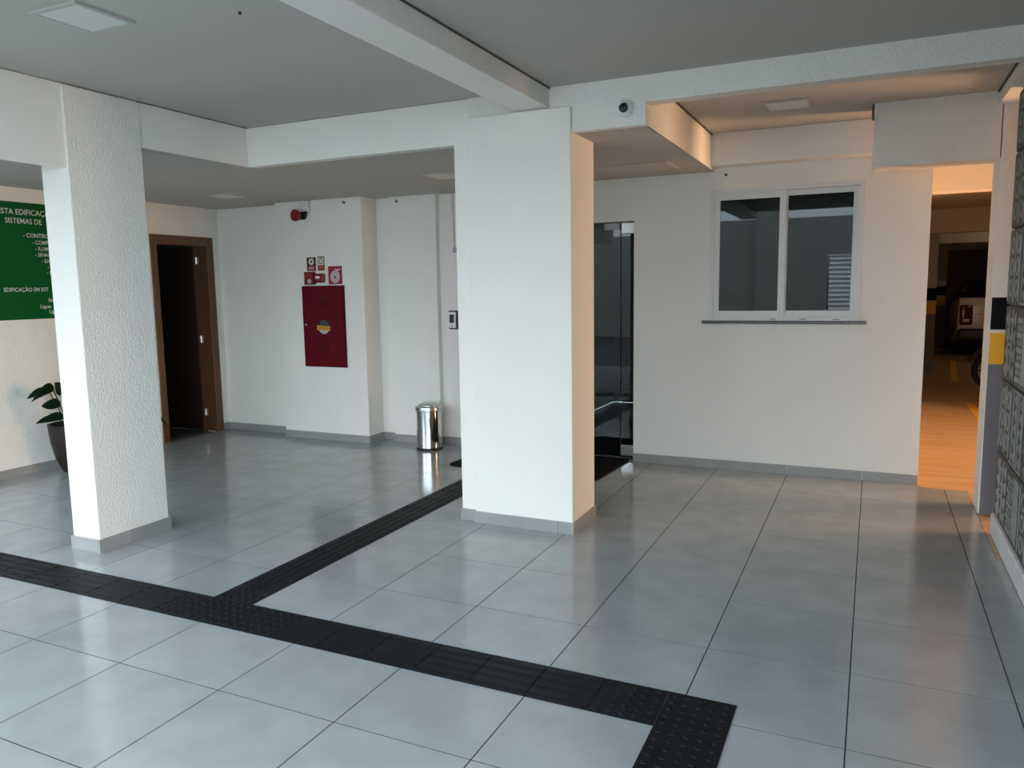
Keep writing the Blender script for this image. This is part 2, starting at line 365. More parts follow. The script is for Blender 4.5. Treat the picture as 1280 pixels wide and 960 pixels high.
# ------------------------------------------------------------------ relief tile wall
bm = bmesh.new(); bx(bm, 3.785, 3.83, -2.0, 3.575, -.003, .135); bevel(bm, .004, 1)
struct(finish('trim_plinth', bm, M['plinth']), 'white painted plinth below the relief tiles')
relief_root = struct(empty('wall_relief_cladding'), 'grey relief tiles with geometric patterns')
RW, RH = .44, .4685
def relief_mesh(v):
    bm = bmesh.new(); w, h = RW - .013, RH - .013; t = .004
    bx(bm, -.015, 0, 0, w, 0, h)
    P = lambda y0, y1, z0, z1, d=t: bx(bm, -.015 - d, -.0145, y0, y1, z0, z1)
    def tri(y, z, s, up=1):
        prism(bm, [(y, z), (y + s, z + s / 2 * up), (y, z + s * up)], -.015 - t, -.0145, 'YZ')
    def ring(cy, cz, r, wd):
        n = 12
        for k in range(n):
            a0, a1 = 2 * PI * k / n, 2 * PI * (k + 1) / n
            prism(bm, [(cy + r * math.cos(a0), cz + r * math.sin(a0)), (cy + r * math.cos(a1), cz + r * math.sin(a1)),
                       (cy + (r - wd) * math.cos(a1), cz + (r - wd) * math.sin(a1)), (cy + (r - wd) * math.cos(a0), cz + (r - wd) * math.sin(a0))], -.015 - t, -.0145, 'YZ')
    if v == 0:
        for c in (.03, w * .5 + .01):
            P(c, c + .02, .02, h - .02); P(c + .13, c + .15, .02, h - .02)
            for k in range(5): tri(c + .035, .03 + k * .083, .07)
        P(.02, w - .02, .005, .018); P(.02, w - .02, h - .018, h - .005)
    elif v == 1:
        for cz in (.1, .23, .36): ring(.1, cz, .058, .02); ring(.3, cz, .058, .02)
        P(.19, .205, .02, h - .02); P(.012, .026, .02, h - .02); P(w - .026, w - .012, .02, h - .02)
    elif v == 2:
        for k in range(6): P(.03 + k * .03, .043 + k * .03, .03, h - .03)
        for k in range(5): P(.23, .39, .03 + k * .085, .06 + k * .085)
        for k in range(4): tri(.25, .068 + k * .085, .04); tri(.33, .068 + k * .085, .04)
    else:
        for k in range(4):
            tri(.03, .02 + k * .105, .09); tri(.3, .02 + k * .105, .09)
        ring(.2, .13, .07, .022); ring(.2, .32, .07, .022); P(.14, .26, .215, .235)
        P(.135, .15, .02, h - .02); P(.265, .28, .02, h - .02)
    for f in bm.faces: f.material_index = 1 if f.calc_center_median().x < -.0155 else 0
    bmesh.ops.recalc_face_normals(bm, faces=bm.faces)
    me = bpy.data.meshes.new('relief_tile'); bm.to_mesh(me); bm.free(); me.materials.append(M['relief_ground']); me.materials.append(M['relief']); return me
rms = [relief_mesh(v) for v in range(4)]
seq = [3, 0, 1, 2, 1, 0]
for cidx in range(12):
    for r in range(6):
        hh = 1.0 if r < 5 else .78
        o = link('relief_tile', rms[(r + cidx * 3 + seq[r]) % 4], None, relief_root)
        o.location = (3.815, 3.565 - (cidx + 1) * RW + .013, .148 + r * RH - (.045 if r else .0)); o.scale = (1, 1, .9 if r == 0 else hh)

# ------------------------------------------------------------------ tactile paving
TS = .2685
def tact_mesh(kind):
    bm = bmesh.new(); a = .0015
    bx(bm, a, TS - a, a, TS - a, .0006, .005)
    if kind == 'bar':
        for k in range(4):
            y = .022 + k * .0625
            vs_ = bx(bm, .006, TS - .006, y, y + .036, .0049, .0075)
            for v in vs_:
                if v.co.z > .006: v.co.y += .007 * (1 if v.co.y < y + .018 else -1)
    else:
        for i in range(5):
            for j in range(5):
                cx, cy = .030 + i * .052, .030 + j * .052
                if i % 2: cy = min(cy + .0, TS - .02)
                lathe(bm, [(.0135, .0049), (.0105, .0085), (.005, .0096)], 8, 'Z', (cx, cy, 0))
    bmesh.ops.recalc_face_normals(bm, faces=bm.faces)
    me = bpy.data.meshes.new('tactile_tile'); bm.to_mesh(me); bm.free(); me.materials.append(M['rubber']); return me
bar, dot = tact_mesh('bar'), tact_mesh('dot')
Y0, X0 = .462, 2.335
strip = tag(empty('tactile_paving', (X0, Y0, 0)), 'long black rubber tactile strip crossing the floor past the narrow column', 'tactile paving')
def tt(root, mesh, x, y, rot=0):
    o = link('tactile_tile', mesh, None, root)
    o.location = (x - root.location.x + (TS if rot else 0), y - root.location.y, 0); o.rotation_euler = (0, 0, PI / 2 if rot else 0)
XB = -.180
k = 0; x = X0
tt(strip, dot, X0, Y0); tt(strip, dot, X0 - TS, Y0)
x = X0 - 2 * TS
while x > -3.95:
    near = abs(x - XB) < TS * 1.55
    tt(strip, dot if near else bar, x, Y0); x -= TS
leg = tag(empty('tactile_paving', (X0, Y0 - TS, 0)), 'short black tactile run of raised dots leading away from the strip corner', 'tactile paving')
for k in range(9): tt(leg, dot if k < 2 else bar, X0, Y0 - (k + 1) * TS, 1 if k >= 2 else 0)
br = tag(empty('tactile_paving', (XB, Y0 + TS, 0)), 'black ribbed tactile branch running past the wide column to the doormat', 'tactile paving')
for k in range(11): tt(br, dot if k == 0 else bar, XB, Y0 + (k + 1) * TS, 1 if k else 0)

# ------------------------------------------------------------------ doormat
bm = bmesh.new(); n = 6; pts = []
for cx, cy, a0 in ((.75, .45, 0), (-.75, .45, 90), (-.75, -.45, 180), (.75, -.45, 270)):
    for k in range(n + 1):
        a = math.radians(a0 + 90 * k / n); sx, sy = (1 if cx > 0 else -1), (1 if cy > 0 else -1)
        pts.append((cx - sx * .06 + .06 * math.cos(a), cy - sy * .06 + .06 * math.sin(a)))
prism(bm, pts, 0, .011, 'XY')
o = finish('doormat', bm, M['mat']); o.location = (.205, 4.385, .001); o.rotation_euler = (0, 0, math.radians(-2.5))
tag(o, 'black doormat with rounded corners before the glass entrance', 'doormat')

# ------------------------------------------------------------------ glass entrance
gd = struct(empty('door_2', (0, WY + .07, 0)), 'tinted frameless glass entrance door with steel patch fittings')
gy = .02
box('glass_pane', -.355, .855, gy, gy + .01, .012, 2.24, M['tinted'], gd)
box('glass_pane', .865, 1.008, gy, gy + .01, .012, 2.24, M['tinted'], gd)
bm = bmesh.new(); bx(bm, .868, 1.008, gy - .012, gy + .022, .03, .135); bevel(bm, .004); finish('floor_patch_fitting', bm, M['steel'], gd)
bm = bmesh.new(); bx(bm, .868, 1.008, gy - .012, gy + .022, 2.145, 2.245); bevel(bm, .004); finish('top_patch_fitting', bm, M['steel'], gd)
bm = bmesh.new(); bx(bm, .70, .85, gy - .012, gy + .022, 2.182, 2.245); bevel(bm, .004); finish('top_patch_fitting', bm, M['grey_plastic'], gd)
box('threshold', -.355, 1.008, gy - .03, gy + .05, .0005, .011, M['black_plastic'], gd)

# ------------------------------------------------------------------ wooden door in left wall
dr = struct(empty('door_1', (-4.08, 3.84, 0)), 'brown wooden door standing open into a dark room')
bm = bmesh.new()
bx(bm, -.175, .014, -.075, .005, 0, 2.30); bx(bm, -.175, .014, .70, .80, 0, 2.30); bx(bm, -.175, .014, .005, .70, 2.195, 2.30)
bevel(bm, .003, 1); finish('door_frame', bm, M['wood'], dr)
bm = bmesh.new(); bx(bm, -.86, -.176, .665, .70, .012, 2.19); bevel(bm, .002, 1); leaf = finish('door_leaf', bm, M['wood_leaf'], dr)
bm = bmesh.new(); tube(bm, [(-.80, .665, 1.03), (-.80, .615, 1.03), (-.69, .612, 1.03)], .009); finish('handle', bm, M['steel'], leaf)
bm = bmesh.new(); bx(bm, -.175, -.16, .66, .70, .0, 2.195); finish('door_stop', bm, M['wood'], dr)
for z in (.23, 1.11, 2.035):
    bm = bmesh.new(); bx(bm, -.158, -.125, .694, .699, z - .04, z + .04); lathe(bm, [(.008, z - .04), (.008, z + .04)], 10, 'Z', (-.152, .688, 0)); finish('hinge', bm, M['steel'], dr)

# ------------------------------------------------------------------ sliding window
wn = struct(empty('window_1', (0, WY, 0)), 'white aluminium sliding window with two dark panes')
x0, x1, z0, z1 = 1.705, 2.932, 1.343, 2.477
def frame(name, a, b, c, d, y0, y1, w, m, parent):
    bm = bmesh.new()
    bx(bm, a, a + w[0], y0, y1, c, d); bx(bm, b - w[1], b, y0, y1, c, d); bx(bm, a + w[0], b - w[1], y0, y1, c, c + w[2]); bx(bm, a + w[0], b - w[1], y0, y1, d - w[3], d)
    return finish(name, bm, m, parent)
frame('window_frame', x0, x1, z0, z1, -.018, .09, (.034, .034, .028, .034), M['aluminium'], wn)
s1 = frame('sash', x0 + .03, 2.335, z0 + .022, z1 - .03, .0, .028, (.05, .055, .062, .062), M['aluminium'], wn)
box('pane', x0 + .075, 2.285, .011, .016, z0 + .08, z1 - .088, M['glass'], s1)
s2 = frame('sash', 2.29, x1 - .03, z0 + .022, z1 - .03, .034, .062, (.055, .05, .062, .05), M['aluminium'], wn)
box('pane', 2.34, x1 - .075, .046, .051, z0 + .08, z1 - .075, M['glass'], s2)
bm = bmesh.new(); bx(bm, 1.645, 2.985, -.04, .10, 1.317, 1.343); bevel(bm, .004, 1); finish('window_sill', bm, M['granite'], wn)
for xx in (2.255, 2.50, 2.76): box('drain_slot', xx - .035, xx + .02, -.0195, -.017, 1.353, 1.359, M['black_plastic'], wn)

# ------------------------------------------------------------------ green safety board
board = tag(empty('safety_board', (-4.08, 2.4, 1.97)), 'green fire safety board with white Portuguese lettering behind the narrow column', 'sign')
box('panel', .001, .009, -.80, .80, -.532, .535, M['green'], board)
rotX = (PI / 2, 0, PI / 2)
for body, y, z, hgt, sx in (("ESTA EDIFICAÇÃO", 2.172, 2.385, .066, .80), ("SISTEMAS DE", 2.232, 2.306, .062, .80),
                            ("- CONTROLE", 2.385, 2.186, .050, .82), ("- COMP", 2.463, 2.126, .046, .82), ("- ILUMINAÇÃO", 2.488, 2.069, .045, .82), ("- SINALIZAÇÃO", 2.481, 2.013, .045, .82),
                            ("- EXTINTORES", 2.54, 1.956, .045, .82), ("- A", 2.592, 1.902, .045, .82), ("- E", 2.581, 1.848, .045, .82),
                            ("EDIFICAÇÃO EM EST", 2.163, 1.69, .047, .80), ("Em", 2.572, 1.59, .045, .9), ("Ligue", 2.488, 1.532, .045, .9), ("Lig", 2.570, 1.482, .045, .9)):
    text_mesh('lettering', body, hgt * 1.08, M['letter'], board, (.0092, y - 2.4, z - 1.97 + hgt * .12), rotX, bold=.0004, sx=sx * 1.12)

# ------------------------------------------------------------------ fire hose cabinet and signs on the pilaster (face Y = 4.585)
PY = 4.585
fh = tag(empty('fire_hose_cabinet', (-2.42, PY, 1.27)), 'dark red fire hose cabinet with round window on the pilaster', 'cabinet')
bm = bmesh.new(); bx(bm, -.298, .298, -.008, -.0005, -.458, .458); finish('surround', bm, M['sign_white'], fh)
bm = bmesh.new(); bx(bm, -.283, .283, -.030, -.004, -.445, .445); bevel(bm, .003, 1); finish('body', bm, M['red_dark'], fh)
bm = bmesh.new(); bx(bm, -.274, .274, -.036, -.024, -.436, .436); bevel(bm, .003, 1); dleaf = finish('door', bm, M['red_paint'], fh)
for zz in (.255, -.255):
    for k in range(4):
        box('vent_slat', -.068, .068, -.041, -.034, zz - .036 + k * .022, zz - .025 + k * .022, M['red_dark'], dleaf)
bm = bmesh.new(); lathe(bm, [(.082, -.034), (.082, -.040), (.076, -.043)], 28, 'Y', (.012, 0, -.006)); win = finish('round_window', bm, M['screen'], dleaf)
bm = bmesh.new()
prism(bm, [(.012 + .074 * math.cos(a), -.006 + .074 * math.sin(a)) for a in [math.radians(205 + k * 13) for k in range(11)]], -.0448, -.0435, 'XZ')
finish('coiled_hose_patch', bm, M['grey_plastic'], win)
bm = bmesh.new(); prism(bm, [(-.078, .014), (-.080, -.036), (.098, -.046), (.10, .004)], -.047, -.0452, 'XZ'); lb = finish('label_strip', bm, M['label_yellow'], dleaf)
text_mesh('lettering', 'INCÊNDIO', .036, M['label_ink'], lb, (-.072, -.0474, -.026), (PI / 2, math.radians(3), 0), depth=.0003)
bm = bmesh.new(); lathe(bm, [(.010, -.034), (.010, -.044), (.006, -.046)], 12, 'Y', (-.235, 0, .02)); finish('lock', bm, M['steel'], dleaf)

def plate(name, xa, xb, za, zb, m, label, d=.004):
    r = tag(empty(name, ((xa + xb) / 2, PY, (za + zb) / 2)), label, 'sign')
    w, h = (xb - xa) / 2, (zb - za) / 2
    box('panel', -w, w, -d, -.0005, -h, h, m, r)
    return r, w, h
def disc(name, cx, cz, r, d0, d1, m, parent, inner=0, sq=1.0):
    bm = bmesh.new(); n = 24
    if not inner: prism(bm, [(cx + sq * r * math.cos(2 * PI * k / n), cz + r * math.sin(2 * PI * k / n)) for k in range(n)], d0, d1, 'XZ')
    else:
        for k in range(n):
            a, b = 2 * PI * k / n, 2 * PI * (k + 1) / n
            prism(bm, [(cx + sq * q * math.cos(t), cz + q * math.sin(t)) for q, t in ((r, a), (r, b), (inner, b), (inner, a))], d0, d1, 'XZ')
    return finish(name, bm, m, parent)
r, w, h = plate('alarm_sign', -2.635, -2.512, 1.878, 2.026, M['brown_sign'], 'small dark red sign with cream alarm disc above the manual call box')
disc('emblem', 0, .026, .036, -.0052, -.0038, M['cream'], r, inner=.013)
box('lower_field', -w + .004, w - .004, -.0046, -.0038, -h + .004, -.018, M['red_sign'], r)
for z in (-.034, -.052): box('caption_line', -.04, .04, -.0054, -.0044, z - .003, z + .003, M['cream'], r)
r, w, h = plate('alarm_button_sign', -2.488, -2.396, 1.880, 2.030, M['brown_sign'], 'narrow sign with cream field and dark ring above the call box')
box('pictogram_field', -w + .008, w - .008, -.0046, -.0038, -.018, h - .012, M['cream'], r)
disc('ring', 0, .024, .031, -.0056, -.0044, M['brown_sign'], r, inner=.021, sq=.85)
disc('dot', 0, .024, .009, -.0056, -.0044, M['cream'], r)
box('lower_field', -w + .006, w - .006, -.0046, -.0038, -h + .006, -.022, M['red_sign'], r)
for z in (-.036, -.050): box('caption_line', -.028, .028, -.0054, -.0044, z - .003, z + .003, M['label_yellow'], r)
r, w, h = plate('hose_sign', -2.348, -2.166, 1.722, 1.922, M['red_sign'], 'square red sign with white hose spiral above the cabinet')
bm = bmesh.new(); N = 84; prev = None
for k in range(N + 1):
    a = 2 * PI * 3.25 * k / N + PI * .5 - 2 * PI * 3.25; q = .012 + .058 * k / N
    i_, o_ = q - .0048, q + .0048
    cur = [(-.004 + .92 * s * math.cos(a), -.012 + 1.05 * s * math.sin(a)) for s in (i_, o_)]
    if prev: prism(bm, [prev[0], prev[1], cur[1], cur[0]], -.0054, -.0038, 'XZ')
    prev = cur
bx(bm, -.006, .072, -.0054, -.0038, .058, .068)
finish('hose_spiral', bm, M['sign_white'], r)
r, w, h = plate('call_point', -2.655, -2.525, 1.728, 1.868, M['red_plastic'], 'dark red manual fire alarm call box left of the bell', d=.035)
r['category'] = 'alarm'
box('front_field', -w + .012, w - .012, -.038, -.034, .0, h - .015, M['red_sign'], r)
bm = bmesh.new(); lathe(bm, [(.026, -.034), (.026, -.044), (.020, -.048)], 18, 'Y', (.012, 0, -.032)); finish('button', bm, M['grey_plastic'], r)
disc('key_socket', -.022, -.04, .013, -.040, -.034, M['black_plastic'], r)
r = tag(empty('alarm_bell', (-2.452, PY, 1.797)), 'rounded dark red emergency unit with small white label beside the call box', 'alarm')
bm = bmesh.new(); vs_ = bx(bm, -.07, .068, -.05, -.0005, -.05, .05); bevel(bm, .022, 3); finish('housing', bm, M['red_plastic'], r, True)
box('label_plate', -.035, .02, -.0525, -.0495, -.005, .022, M['sign_white'], r)

# siren
sr = tag(empty('fire_siren', (-2.674, PY, 2.475)), 'round dark red fire siren below the ceiling', 'siren')
bm = bmesh.new(); lathe(bm, [(.045, -.001), (.045, -.035)], 20, 'Y', (.025, 0, 0)); finish('base', bm, M['black_plastic'], sr)
bm = bmesh.new(); lathe(bm, [(.03, -.03), (.045, -.055), (.062, -.10), (.064, -.115), (.052, -.118), (.02, -.10)], 24, 'Y', (0, 0, 0)); finish('horn', bm, M['red_plastic'], sr, True)
bm = bmesh.new(); bx(bm, .06, .078, -.03, -.001, .005, .045); finish('bracket', bm, M['black_plastic'], sr)
jb = tag(box('junction_box', -2.655, -2.57, PY - .03, PY - .0005, 2.555, 2.625, M['white_plastic'], None, .004), 'small white junction box above the siren', 'box')
bm = bmesh.new(); tube(bm, [(-2.555, PY - .006, 2.633), (-2.555, PY - .006, 2.50), (-2.585, PY - .01, 2.50)], .004); tag(finish('cable', bm, M['grey_plastic']), 'thin grey cable dropping from ceiling to the siren', 'cable')
for k, (xx, yy, lb) in enumerate(((-3.10, 4.745, 'small dark hook left of the pilaster top'), (-2.10, PY, 'small dark hook at the pilaster top beside the step'), (-1.58, 4.80, 'small dark hook on the slab right of the pilaster'))):
    bm = bmesh.new(); lathe(bm, [(.012, -.001), (.012, -.006), (.006, -.010), (.006, -.03)], 10, 'Y'); tube(bm, [(0, -.028, 0), (0, -.032, .012), (0, -.026, .02)], .004)
    o = finish('wall_hook', bm, M['black_plastic']); o.location = (xx, yy, 2.585); tag(o, lb, 'hook', 'small hooks below the ceiling')

# access reader
ar = tag(empty('access_reader', (-.955, 4.868, 1.335)), 'black and white access control reader beside the glass entrance', 'access reader')
bm = bmesh.new(); bx(bm, -.062, .068, -.018, -.0005, -.098, .098); bevel(bm, .006, 2); finish('back_plate', bm, M['black_plastic'], ar)
bm = bmesh.new(); bx(bm, -.05, .035, -.045, -.016, -.085, .085); bevel(bm, .012, 3); finish('front_case', bm, M['white_plastic'], ar)
bm = bmesh.new(); bx(bm, -.034, .018, -.0475, -.0445, -.03, .058); bevel(bm, .0012, 1); finish('screen', bm, M['screen'], ar)
bm = bmesh.new(); lathe(bm, [(.012, -.0445), (.012, -.0465), (.009, -.047)], 14, 'Y', (-.008, 0, -.06)); finish('sensor', bm, M['grey_plastic'], ar)
# small device with two wires
dv = tag(empty('door_sensor', (-.90, 4.868, 2.06)), 'small grey wired door sensor hanging below the ceiling near the reader', 'sensor')
bm = bmesh.new(); bx(bm, -.04, .075, -.035, -.0005, -.03, .025); bevel(bm, .006, 2); finish('case', bm, M['grey_plastic'], dv)
for xx in (-.045, .0):
    bm = bmesh.new(); tube(bm, [(xx, -.006, .57), (xx + .006, -.006, .30), (xx + .012, -.008, .02)], .0035, 6); finish('wire', bm, M['grey_plastic'], dv)

# ------------------------------------------------------------------ trash can
tc = tag(empty('trash_can', (-1.13, 4.585, 0)), 'polished steel cylindrical trash can with black base ring', 'trash can')
bm = bmesh.new(); lathe(bm, [(.136, .001), (.140, .006), (.140, .022), (.134, .026)], 36); finish('base_ring', bm, M['black_plastic'], tc, False)
bm = bmesh.new(); lathe(bm, [(.132, .022), (.132, .1), (.132, .3), (.132, .41)], 64, cap=False); finish('body', bm, M['chrome'], tc, True)
bm = bmesh.new(); lathe(bm, [(.138, .405), (.139, .41), (.139, .446), (.136, .452), (.125, .458), (.09, .462)], 48, cap=False); lid = finish('lid_rim', bm, M['steel'], tc, True)
bm = bmesh.new(); lathe(bm, [(.112, .459), (.105, .470), (.085, .482), (.05, .490), (.01, .493)], 36); finish('swing_flap', bm, M['steel'], lid, True)

# ------------------------------------------------------------------ plants
def leaf_mesh(bm, base, yaw, L, W, rise, droop, stem, roll=.95):
    u = Vector((math.cos(yaw), math.sin(yaw), 0)); s = Vector((-u.y, u.x, 0)) * math.cos(roll) + Vector((0, 0, (1 if u.y < 0 else -1) * math.sin(roll))); b = Vector(base)
    tipstem = b + u * stem * .45 + Vector((0, 0, stem * rise))
    tube(bm, [b, b + (tipstem - b) * .5 + Vector((0, 0, .02)), tipstem], .005, 6)
    n = 8; rows = []
    for k in range(n + 1):
        t = k / n; w = W * math.sin(PI * min(1, t * .92 + .06)) ** .8 * (1 - .25 * t)
        if k == n: w = .002
        c = tipstem + u * L * t + Vector((0, 0, L * (.35 * t - droop * t * t)))
        rows.append([bm.verts.new(c + s * w * q + Vector((.18 * abs(q) * w, 0, .12 * abs(q) * w))) for q in (-1, -.5, 0, .5, 1)])
    under = [[bm.verts.new(v.co - Vector((0, 0, .003))) for v in r] for r in rows]
    for a, c in zip(rows, rows[1:]):
        for k in range(4): bm.faces.new((a[k], a[k + 1], c[k + 1], c[k]))
    for a, c in zip(under, under[1:]):
        for k in range(4): bm.faces.new((a[k + 1], a[k], c[k], c[k + 1]))
    for k in (0, 4):
        for r in range(n): bm.faces.new((rows[r][k], rows[r + 1][k], under[r + 1][k], under[r][k]))
    for r in (0, n):
        for k in range(4): bm.faces.new((rows[r][k], rows[r][k + 1], under[r][k + 1], under[r][k]))
def plant(loc, label, pot_h, pot_r, leaves):
    r = tag(empty('potted_plant', loc), label, 'plant')
    bm = bmesh.new(); lathe(bm, [(pot_r * .55, 0.001), (pot_r * .80, pot_h * .30), (pot_r * .93, pot_h * .62), (pot_r, pot_h), (pot_r * .93, pot_h), (pot_r * .9, pot_h * .9)], 32); finish('pot', bm, M['pot'], r, False)
    bm = bmesh.new(); lathe(bm, [(pot_r * .9, pot_h * .86), (pot_r * .9, pot_h * .91)], 24); finish('soil', bm, M['soil'], r)
    for (yaw, L, W, rise, droop, stem) in leaves:
        bm = bmesh.new(); a = math.radians(yaw)
        leaf_mesh(bm, (.05 * math.cos(a), .05 * math.sin(a), pot_h * .88), a, L, W, rise, droop, stem); finish('leaf', bm, M['leaf'], r, True)
    return r
plant((-3.80, 2.53, 0), 'leafy plant in dark brown tapered pot below the green board', .455, .22,
      [(-92, .21, .085, 1.5, .75, .26), (-78, .19, .055, .8, .1, .15), (-60, .15, .065, 1.8, -.4, .20), (-80, .2, .07, 1.2, .2, .2), (20, .30, .07, 1.2, .9, .28), (75, .30, .075, 1.1, 1.0, .26),
       (130, .16, .05, 1.2, .7, .26), (-120, .18, .055, 1.3, .6, .28), (-10, .26, .06, .9, 1.0, .2), (100, .2, .05, 1.5, .3, .32), (-100, .2, .05, .6, .4, .18)])
plant((-3.83, 3.17, 0), 'small leafy plant in dark pot beside the wooden door frame', .24, .12,
      [(85, .20, .022, 1.3, .3, .22), (60, .22, .03, .9, 1.2, .22), (-60, .2, .04, 1.2, .8, .2), (0, .2, .04, 1.1, .9, .2), (-120, .12, .03, 1.3, .8, .18), (95, .20, .014, .8, 1.5, .16)])

# ------------------------------------------------------------------ ceiling lights, hatch, camera
def panel_light(cx, cy, z, label, half=.16, tilt=0):
    r = tag(empty('ceiling_light', (cx, cy, z)), label, 'ceiling light', 'square flush ceiling panels')
    bm = bmesh.new(); w = half; f = .022
    bx(bm, -w, w, -w, -w + f, -.012, -.0005); bx(bm, -w, w, w - f, w, -.012, -.0005); bx(bm, -w, -w + f, -w + f, w - f, -.012, -.0005); bx(bm, w - f, w, -w + f, w - f, -.012, -.0005)
    finish('rim', bm, M['gypsum'], r); box('diffuser', -w + f, w - f, -w + f, w - f, -.008, -.0005, M['diffuser'], r)
panel_light(-.31, .315, H1, 'unlit square ceiling panel between narrow column and slim beam', .155)
panel_light(2.42, 3.77, H1, 'unlit square ceiling panel above the sliding window', .16)
panel_light(-2.97, 3.80, H0, 'unlit square ceiling panel near the wooden door corner', .17)
panel_light(-.36, 3.74, H0, 'unlit square ceiling panel behind the wide column', .16)
o = frame('ceiling_hatch', 0, .63, 0, .5, 0, .004, (.012, .012, .012, .012), M['gypsum'], None)
hr = tag(empty('inspection_hatch', (.87, 3.95, H0)), 'flush square inspection hatch in the soffit over the entrance', 'hatch')
bpy.data.objects.remove(o)
bm = bmesh.new(); bx(bm, .012, .628, .012, .478, -.006, -.0005); finish('panel', bm, M['gypsum'], hr)
bm = bmesh.new(); bx(bm, 0, .64, 0, .006, -.004, -.0005); bx(bm, 0, .64, .484, .49, -.004, -.0005); bx(bm, 0, .006, .006, .484, -.004, -.0005); bx(bm, .634, .64, .006, .484, -.004, -.0005); finish('edge_gap', bm, M['grey_plastic'], hr)
bm = bmesh.new(); lathe(bm, [(.009, 0), (.007, -.008), (.003, -.012)], 10, 'Z'); o = finish('ceiling_screw', bm, M['black_plastic']); o.location = (.36, .60, H1 - .0005); tag(o, 'tiny dark screw head in the ceiling near the square panel', 'screw')
dc = tag(empty('dome_camera', (1.60, 2.52, 2.742)), 'white eyeball security camera with black lens on the beam', 'camera')
bm = bmesh.new(); lathe(bm, [(.052, -.0005), (.052, -.018), (.047, -.03), (.040, -.036)], 30, 'Y'); finish('housing', bm, M['white_plastic'], dc, True)
bm = bmesh.new(); bmesh.ops.create_uvsphere(bm, u_segments=24, v_segments=14, radius=.040); bmesh.ops.translate(bm, verts=bm.verts, vec=(.004, -.030, -.002)); eye = finish('eyeball', bm, M['white_plastic'], dc, True)
bm = bmesh.new(); lathe(bm, [(.029, -.050), (.029, -.060), (.022, -.067), (.008, -.070)], 24, 'Y', (.006, 0, -.006)); finish('lens', bm, M['black_plastic'], eye, True)
for k, (xx, yy, zz, lb) in enumerate(((1.83, WY, 2.60, 'tiny dark wall plug above the sliding window corner'),)):
    bm = bmesh.new(); lathe(bm, [(.012, -.0005), (.012, -.006), (.008, -.008)], 10, 'Y'); o = finish('wall_plug', bm, M['black_plastic']); o.location = (xx, yy, zz); tag(o, lb, 'plug')

# ------------------------------------------------------------------ garage
struct(box('floor_garage', 3.30, 12.2, -2.0, 27, -.16, -.006, M['concrete_warm']), 'smooth orange tan concrete garage floor')
bm = bmesh.new(); bx(bm, 3.30, 3.42, 4.925, 9.5, -.01, 2.9); bx(bm, 1.5, 3.42, 9.4, 9.5, -.01, 2.9); bx(bm, 1.4, 1.5, 9.4, 27, -.01, 2.9); bx(bm, 1.4, 12.2, 26, 26.2, -.01, 2.9); bx(bm, 12.1, 12.2, 5.6, 26, -.01, 2.9)
bx(bm, 4.95, 12.2, 8.7, 8.85, -.01, 2.9)  # unseen partition added to keep warm light out of the deep garage
bx(bm, 12.1, 12.2, -2.0, 5.6, -.01, 2.9); bx(bm, 3.95, 12.2, -2.05, -2.0, -.01, 2.9)
struct(finish('wall_garage', bm, M['garage_wall']), 'dim garage walls beyond the opening with an added light-blocking partition')
struct(box('floor_garage_left', 1.4, 3.30, 9.4, 27, -.16, -.006, M['concrete_warm']), 'concrete garage floor behind the guard room')
struct(box('ceiling_garage', 1.4, 12.2, 5.0, 27, 2.80, 3.05, M['garage_wall']), 'dim garage ceiling')
struct(box('ceiling_garage_edge', 3.97, 12.2, -2.0, 5.0, 2.80, 3.05, M['garage_wall']), 'garage ceiling strip beyond the relief wall')
for yy, zz, lb in ((6.0, 2.475, 'warm lit garage beam just inside the opening'), (12.0, 2.43, 'second shaded garage beam'), (16.0, 2.43, 'third shaded garage beam'), (20.0, 2.43, 'farthest shaded garage beam')):
    struct(box('beam', 3.42 if yy < 9 else 1.5, 12.1, yy, yy + .25, zz, 2.81, M['garage_wall']), lb)
def gcol(x0, x1, y0, lb):
    r = struct(empty('column'), lb)
    bm = bmesh.new(); bx(bm, x0, x1, y0, y0 + .3, -.006, 2.81); finish('shaft', bm, M['garage_wall'], r); 
    box('grey_band', x0 - .002, x1 + .002, y0 - .003, y0 + .303, .0, 1.076, M['band_grey'], r)
    box('yellow_band', x0 - .002, x1 + .002, y0 - .003, y0 + .303, 1.076, 1.295, M['band_yellow'], r)
    box('black_band', x0 - .002, x1 + .002, y0 - .003, y0 + .303, 1.318, 1.54, M['band_black'], r)
gcol(3.65, 4.05, 13.7, 'garage column with painted bands nearest the opening edge')
gcol(4.16, 4.62, 19.4, 'garage column with painted bands left of the white car')
# yellow parking lines
bm = bmesh.new(); bx(bm, -.05, .05, -1.9, 1.9, 0, .003); o = finish('parking_line', bm, M['paint_yellow']); o.location = (4.45, 14.4, -.0055); o.rotation_euler = (0, 0, math.radians(-4)); tag(o, 'yellow parking line painted behind the white car', 'parking line', 'yellow parking lines')
bm = bmesh.new(); bx(bm, -.05, .05, -.75, .75, 0, .003); o = finish('parking_line', bm, M['paint_yellow']); o.location = (4.27, 9.1, -.0055); tag(o, 'short yellow parking line painted near the motorcycle', 'parking line', 'yellow parking lines')

gl = tag(empty('garage_fill_lamp', (6.2, 14.6, 2.8)), 'added slim warm tube lamp brightening the deep garage', 'lamp')  # unseen lamp added to brighten the far part of the garage
box('lamp_body', -.6, .6, -.05, .05, -.04, -.0005, M['white_plastic'], gl)
bm = bmesh.new(); lathe(bm, [(.014, -.58), (.014, .58)], 12, 'X', (0, 0, -.056)); finish('tube', bm, M['fill_lamp_tube'], gl)
